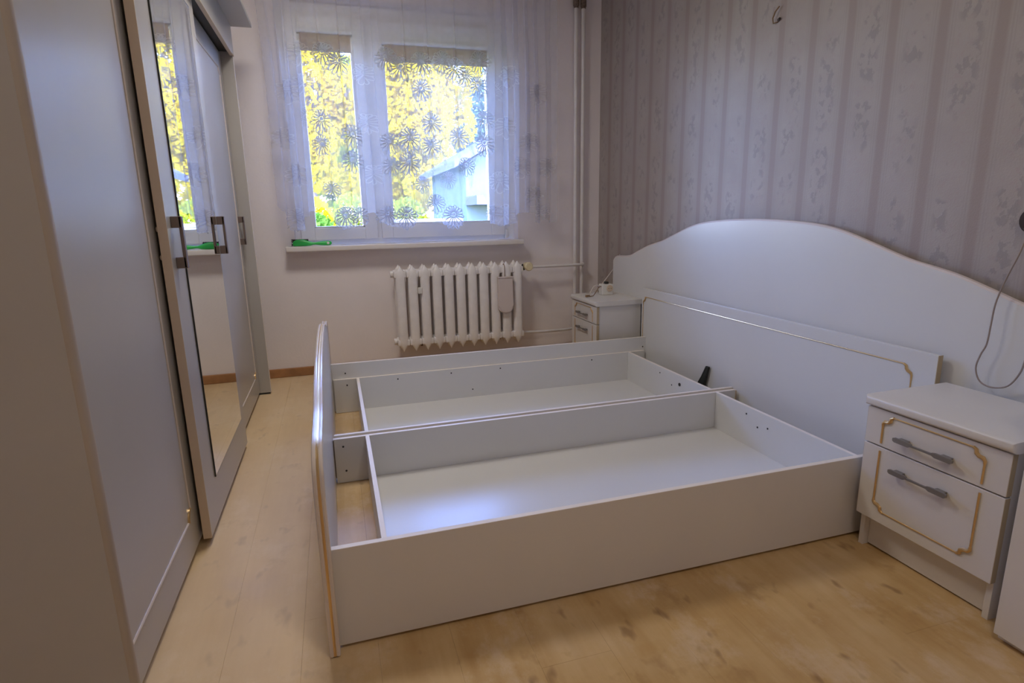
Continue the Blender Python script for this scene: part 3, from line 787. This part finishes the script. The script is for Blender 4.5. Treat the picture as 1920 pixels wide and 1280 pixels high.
def curtain():
    ns_, nz_ = 620, 46
    vs_, fs = [], []
    for i in range(ns_+1):
        s = CX0+(CX1-CX0)*i/ns_; zb = hem_z(s)
        for j in range(nz_+1):
            t = j/nz_; z = zb+(CZT-zb)*t; vs_.append(csurf(s, z))
    for i in range(ns_):
        for j in range(nz_):
            a = i*(nz_+1)+j; fs.append((a, a+nz_+1, a+nz_+2, a+1))
    base = Vector((.63, CY, CZT))
    me = bpy.data.meshes.new('lace_curtain'); me.from_pydata([v-base for v in vs_], [], fs); me.materials.append(M['sheer'])
    for p in me.polygons: p.use_smooth = True
    o = bpy.data.objects.new('lace_curtain', me); COL.objects.link(o); o.location = base
    tag(o, 'sheer white lace curtain with embroidered daisies and a scalloped hem over the window', 'curtain')
    # daisies: looped petals following the cloth
    def ribbon(V, F, pts, w, closed=True):
        n = len(pts); st = len(V)
        for i in range(n):
            a = pts[i-1] if (closed or i) else pts[i]; b = pts[(i+1) % n] if (closed or i < n-1) else pts[i]
            tx, ty = b[0]-a[0], b[1]-a[1]; L = math.hypot(tx, ty) or 1
            nx, ny = -ty/L*w/2, tx/L*w/2
            V.append((pts[i][0]+nx, pts[i][1]+ny)); V.append((pts[i][0]-nx, pts[i][1]-ny))
        for i in range(n if closed else n-1):
            a = st+2*i; b = st+2*((i+1) % n); F.append((a, a+1, b+1, b))
    def flower(cx, cz, k, rot):
        V, F = [], []
        npet = 17
        for i in range(npet):
            a = rot+2*PI*i/npet+random.uniform(-.05, .05)
            up = math.sin(a)
            L = k*(.074-.020*up)*random.uniform(.92, 1.06)
            wd = k*.0105
            r0 = k*.016; pts = []
            for q in range(14):
                th = 2*PI*q/14
                l = r0+(L-r0)*(.5-.5*math.cos(th)); wv = wd*math.sin(th)*(.55+.75*(.5-.5*math.cos(th)))
                pts.append((cx+math.cos(a)*l*.93-math.sin(a)*wv, cz+math.sin(a)*l+math.cos(a)*wv))
            ribbon(V, F, pts, .0050*k)
        st = len(V)
        V.append((cx, cz))
        for q in range(12): V.append((cx+.0115*k*math.cos(2*PI*q/12), cz+.0115*k*math.sin(2*PI*q/12)))
        for q in range(12): F.append((st, st+1+q, st+1+(q+1) % 12))
        return V, F
    def put(name, V, F, mat):
        pts = []
        for (s, z) in V:
            p = csurf(min(max(s, CX0+.001), CX1-.001), z); pts.append(p+Vector((0, -.0022, 0))-base)
        me = bpy.data.meshes.new(name); me.from_pydata(pts, [], F); me.materials.append(M[mat])
        c = bpy.data.objects.new(name, me); COL.objects.link(c); c.parent = o; return c
    fl_ = [(-.11, 2.12, 1), (.035, 2.13, .95), (.125, 2.08, 1.05), (-.10, 1.95, .9), (-.01, 1.73, 1), (.18, 1.64, 1.05), (.165, 1.48, 1), (-.02, 1.58, .9), (.10, 1.125, 1), (.19, 1.125, .85),
           (.425, 2.12, 1), (.51, 2.065, 1.05), (.655, 2.105, 1.05), (.79, 2.12, 1), (.875, 2.075, 1.05), (1.05, 2.13, 1.1), (.645, 1.94, 1), (1.035, 1.975, 1), (.945, 2.03, .9), (.545, 1.625, 1.1),
           (.705, 1.73, 1), (.695, 1.58, .95), (.885, 1.64, 1), (1.07, 1.60, 1.05), (1.08, 1.76, .95), (.535, 1.47, 1.05), (.50, 1.115, 1.05), (.71, 1.205, .9), (.825, 1.115, 1.1), (.415, 1.60, .9), (.42, 1.45, .9),
           (1.43, 1.25, 1), (1.40, 1.62, .95), (1.20, 1.12, 1.05), (1.17, 1.35, 1), (-.24, 1.12, 1), (-.20, 1.40, 1), (-.26, 1.62, .9), (-.20, 1.90, 1), (.28, 1.72, .9), (.30, 1.40, .9), (.37, 1.13, .9), (.27, 2.02, .9),
           (1.22, 1.72, 1), (1.25, 2.05, 1), (1.47, 1.95, .95), (1.53, 1.45, .9), (1.33, 1.45, .95), (1.49, 1.13, .8), (.62, 1.33, .8), (.93, 1.45, .85), (.02, 1.30, .85), (.80, 1.36, .8), (1.12, 1.13, .8)]
    for s, z, k in fl_:
        V, F = flower(s, z, k, random.uniform(0, .37)); put('lace_flower', V, F, 'lace_fill' if gather(s) > .35 else 'lace')
    # leafy sprigs between the daisies
    for s, z in ((.47, 1.86, ), (.89, 1.86), (.88, 1.74), (.10, 1.92), (.13, 1.83), (.03, 1.86), (.47, 1.76), (.60, 2.02), (.76, 1.98), (.78, 1.50), (.96, 1.36), (.04, 1.46), (.60, 1.80), (.99, 1.52), (1.20, 1.92), (-.12, 1.76)):
        V, F = [], []
        h = random.uniform(.10, .16); lean = random.uniform(-.35, .35)
        stem = [(s+lean*h*t*t, z-h/2+h*t) for t in [q/8 for q in range(9)]]
        ribbon(V, F, stem, .0016, False)
        for q in range(1, 9):
            for sd in (-1, 1):
                bx, bz = stem[q]; a = PI/2-lean+sd*random.uniform(.5, .95); l = random.uniform(.016, .03)
                pts = []
                for e in range(8):
                    th = 2*PI*e/8; ll = l*(.5-.5*math.cos(th)); wv = .0042*math.sin(th)
                    pts.append((bx+math.cos(a)*ll-math.sin(a)*wv, bz+math.sin(a)*ll+math.cos(a)*wv))
                ribbon(V, F, pts, .0014)
        put('lace_sprig', V, F, 'lace')
    r = root('curtain_rail', (.63, CY, CZT), 0, 'white ceiling-height curtain rail above the window carrying the lace curtain', 'rail')
    obj('rail', B().box(-.45, 1.70, CY-.02, CY+.02, CZT, CZT+.022, .003), 'pvc', r)
    for xx in (-.40, .63, 1.65):
        obj('rail_bracket', B().box(xx-.012, xx+.012, CY-.02, YW, CZT+.022, CZT+.04, .002), 'pvc', r)
curtain()

# ------------------------------------------------------------------ outside
GZ = -.75
struct('ground', B().box(-30, 40, YW+WT+.05, 60, GZ-.1, GZ), 'lawn')
def leaves(name, blobs, n, size, mat, parent):
    V, F = [], []; rnd = random.Random(sum(ord(c) for c in name)+n)
    tot = sum(b[3]*b[4]*b[5] for b in blobs)
    for (cx, cy, cz, rx, ry, rz) in blobs:
        for _ in range(max(20, int(n*rx*ry*rz/tot))):
            while True:
                d = Vector((rnd.uniform(-1, 1), rnd.uniform(-1, 1), rnd.uniform(-1, 1)))
                if .05 < d.length <= 1: break
            d = d.normalized()*(d.length**.45)
            p = Vector((cx+d.x*rx, cy+d.y*ry, cz+d.z*rz))
            a = Vector((rnd.gauss(0, 1), rnd.gauss(0, 1), rnd.gauss(0, 1))).normalized()
            b = a.orthogonal().normalized(); s = size*rnd.uniform(.6, 1.3)
            c = a.cross(b); st = len(V)
            V += [p-b*s*.5, p+c*s*.32+a*s*.06, p+b*s*.5, p-c*s*.32+a*s*.06]; F.append((st, st+1, st+2, st+3))
    off = origin(parent)
    me = bpy.data.meshes.new(name); me.from_pydata([v-off for v in V], [], F); me.materials.append(M[mat])
    o = bpy.data.objects.new(name, me); COL.objects.link(o); o.parent = parent; o['kind'] = 'stuff'; return o
def tree(name, x, y, blobs, n, size, mat, label, cat, trunk_r=.12, group=None, top=None):
    r = root(name, (x, y, GZ), 0, label, cat, group)
    zt = top or max(b[2] for b in blobs)
    pts = [(x+.04*math.sin(k*1.7), y+.03*math.cos(k*1.3), GZ+(zt-GZ)*k/8) for k in range(9)]
    t = B().tube(pts, [trunk_r*(1-.075*k) for k in range(9)], 10)
    if trunk_r > .05:
        for (cx, cy, cz, rx, ry, rz) in blobs[1:6]:
            q = Vector(pts[4]); e = Vector((cx, cy, cz))
            t.tube([q, q.lerp(e, .5)+Vector((0, 0, .15)), e], [trunk_r*.45, trunk_r*.3, trunk_r*.12], 7)
    obj('trunk', t, 'bark', r, True)
    leaves('foliage', blobs, n, size, mat, r)
def blobset(x, y, z0, z1, rad, k, seed):
    rn = random.Random(seed); out = [(x, y, (z0+z1)/2, rad*.75, rad*.7, (z1-z0)*.42)]
    for _ in range(k):
        out.append((x+rn.uniform(-1, 1)*rad, y+rn.uniform(-.6, .6)*rad, rn.uniform(z0+.2, z1), rad*rn.uniform(.28, .48), rad*.35, rad*rn.uniform(.25, .45)))
    return out
tree('autumn_tree', 2.85, 21, blobset(2.85, 21, 1.6, 8.2, 2.0, 20, 3), 20000, .22, 'leaf_yellow', 'large yellow autumn tree behind the wide right sash', 'tree')
tree('autumn_tree', -.35, 16.2, blobset(-.35, 16.2, 1.8, 6.6, 1.3, 16, 5), 13000, .17, 'leaf_yellow', 'yellow autumn tree behind the narrow left sash', 'tree')
tree('pale_tree', 1.1, 27.5, blobset(1.1, 27.5, 1.0, 8.0, 2.0, 16, 8), 12000, .24, 'leaf_lime', 'pale green tree in the gap between the two yellow trees', 'tree')
tree('spruce', 6.6, 26, [(6.6, 26, 1.4+.9*k, 1.8-.2*k, 1.5-.15*k, .8) for k in range(8)], 12000, .2, 'leaf_blue', 'blue-green spruce rising behind the white house roof', 'tree', top=8.4)
tree('round_bush', .40, 13, [(.40, 13, .75, .50, .5, .85), (.25, 12.9, .5, .45, .45, .7)], 4200, .09, 'leaf_lime', 'round yellow-green bush seen low in the left sash', 'bush', .04)
tree('yellow_shrub', -.25, 12.2, [(-.25, 12.2, .9, .32, .4, .6), (-.4, 12.2, .5, .4, .4, .6)], 2600, .08, 'leaf_yellow', 'small yellow shrub at the far left of the left sash', 'bush', .03)
tree('green_shrub', -.16, 8.6, [(-.16, 8.6, .62, .28, .3, .55), (-.02, 8.6, .35, .35, .3, .5)], 2600, .08, 'leaf_green', 'fresh green shrub low in the corner of the left sash', 'bush', .03)
tree('lime_shrub', 1.55, 13, [(1.55, 13, .75, .55, .5, .75), (1.9, 13, .5, .45, .4, .6)], 3600, .09, 'leaf_lime', 'yellow-green shrub low at the left of the wide right sash', 'bush', .04)
for k, (x, y, c, lab) in enumerate(((-6.2, 25, 'leaf_lime', 'pale tree far off to the left of the window view'), (11.5, 31, 'leaf_blue', 'dark tree far behind the white house'), (-2.4, 34, 'leaf_yellow', 'distant yellow tree behind the left yellow tree'), (4.9, 36, 'leaf_yellow', 'distant yellow tree left of the spruce'))):
    tree('distant_tree', x, y, blobset(x, y, 0.3, 9.5, 2.6, 18, 20+k), 11000, .34, c, lab, 'tree')
def house():
    r = root('white_house', (5.5, 15.5, GZ), 0, 'white plastered house with a blue-grey gable roof at the right of the window view', 'house')
    y0, y1 = 13.4, 18.0; xl, xr_ = 3.02, 8.2; ze = 2.25; xm = 5.6; zr = ze+(xm-xl)*.56
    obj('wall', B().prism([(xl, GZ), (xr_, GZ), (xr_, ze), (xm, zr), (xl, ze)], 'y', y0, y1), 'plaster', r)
    ov = .34
    for s in (-1, 1):
        a = (xm, zr+.05); e = (xl-ov, ze-ov*.56+.05) if s < 0 else (xr_+ov, ze-ov*.56+.05)
        obj('roof', B().prism([a, e, (e[0], e[1]+.16), (a[0], a[1]+.16)], 'y', y0-.45, y1+.3), 'roof', r)
    obj('porch_roof', B().box(3.0, 5.4, 12.3, 13.4, 1.30, 1.50, .01), 'roof', r)
    obj('porch_column', B().box(3.42, 3.58, 12.36, 12.52, GZ, 1.30, .01), 'plaster', r)
    obj('porch_column', B().box(5.1, 5.26, 12.36, 12.52, GZ, 1.30, .01), 'plaster', r)
    d = obj('house_door', B().box(3.75, 4.65, y0-.05, y0, GZ, 1.2, .01), 'roof', r)
    obj('door_panel', B().box(3.85, 4.55, y0-.07, y0-.05, GZ+.2, 1.1, .01), 'roof', d)
house()
g = root('garden_wall', (1.9, 11.0, GZ), 0, 'low white garden wall seen just above the sash of the wide pane', 'wall')
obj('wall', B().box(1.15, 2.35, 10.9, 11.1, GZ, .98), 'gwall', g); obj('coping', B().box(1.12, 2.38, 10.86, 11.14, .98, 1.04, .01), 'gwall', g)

# ------------------------------------------------------------------ two fill lamps added above the frame to brighten the room
def fill_lamp(x, y, rad, strength, col, label):
    m = bpy.data.materials.new('fill_glow'); m.use_nodes = True; M['fill_dome'] = m
    pb = m.node_tree.nodes['Principled BSDF']; pb.inputs['Base Color'].default_value = (.9, .88, .84, 1)
    pb.inputs['Emission Color'].default_value = (*col, 1); pb.inputs['Emission Strength'].default_value = strength
    z = 2.665
    r = root('fill_lamp', (x, y, ZC), 0, label, 'lamp', 'added fill lamps on the ceiling')
    obj('base', B().cyl((x, y, z), (x, y, ZC), rad+.005, 48), 'pvc', r, True)
    sh = B().ball((x, y, z), rad, (1, 1, .12), 40)
    for v in list(sh.bm.verts):
        if v.co.z > z+.001: sh.bm.verts.remove(v)
    obj('fill_dome', sh, 'fill_dome', r, 2)
fill_lamp(-.02, 2.72, .30, FILL_STRENGTH[0], (1, .92, .85), 'large flat round fill lamp added out of view on the ceiling between wardrobe and bed')
fill_lamp(.645, .20, .20, FILL_STRENGTH[1], (1, .89, .78), 'smaller flat round fill lamp added out of view on the ceiling above the camera')
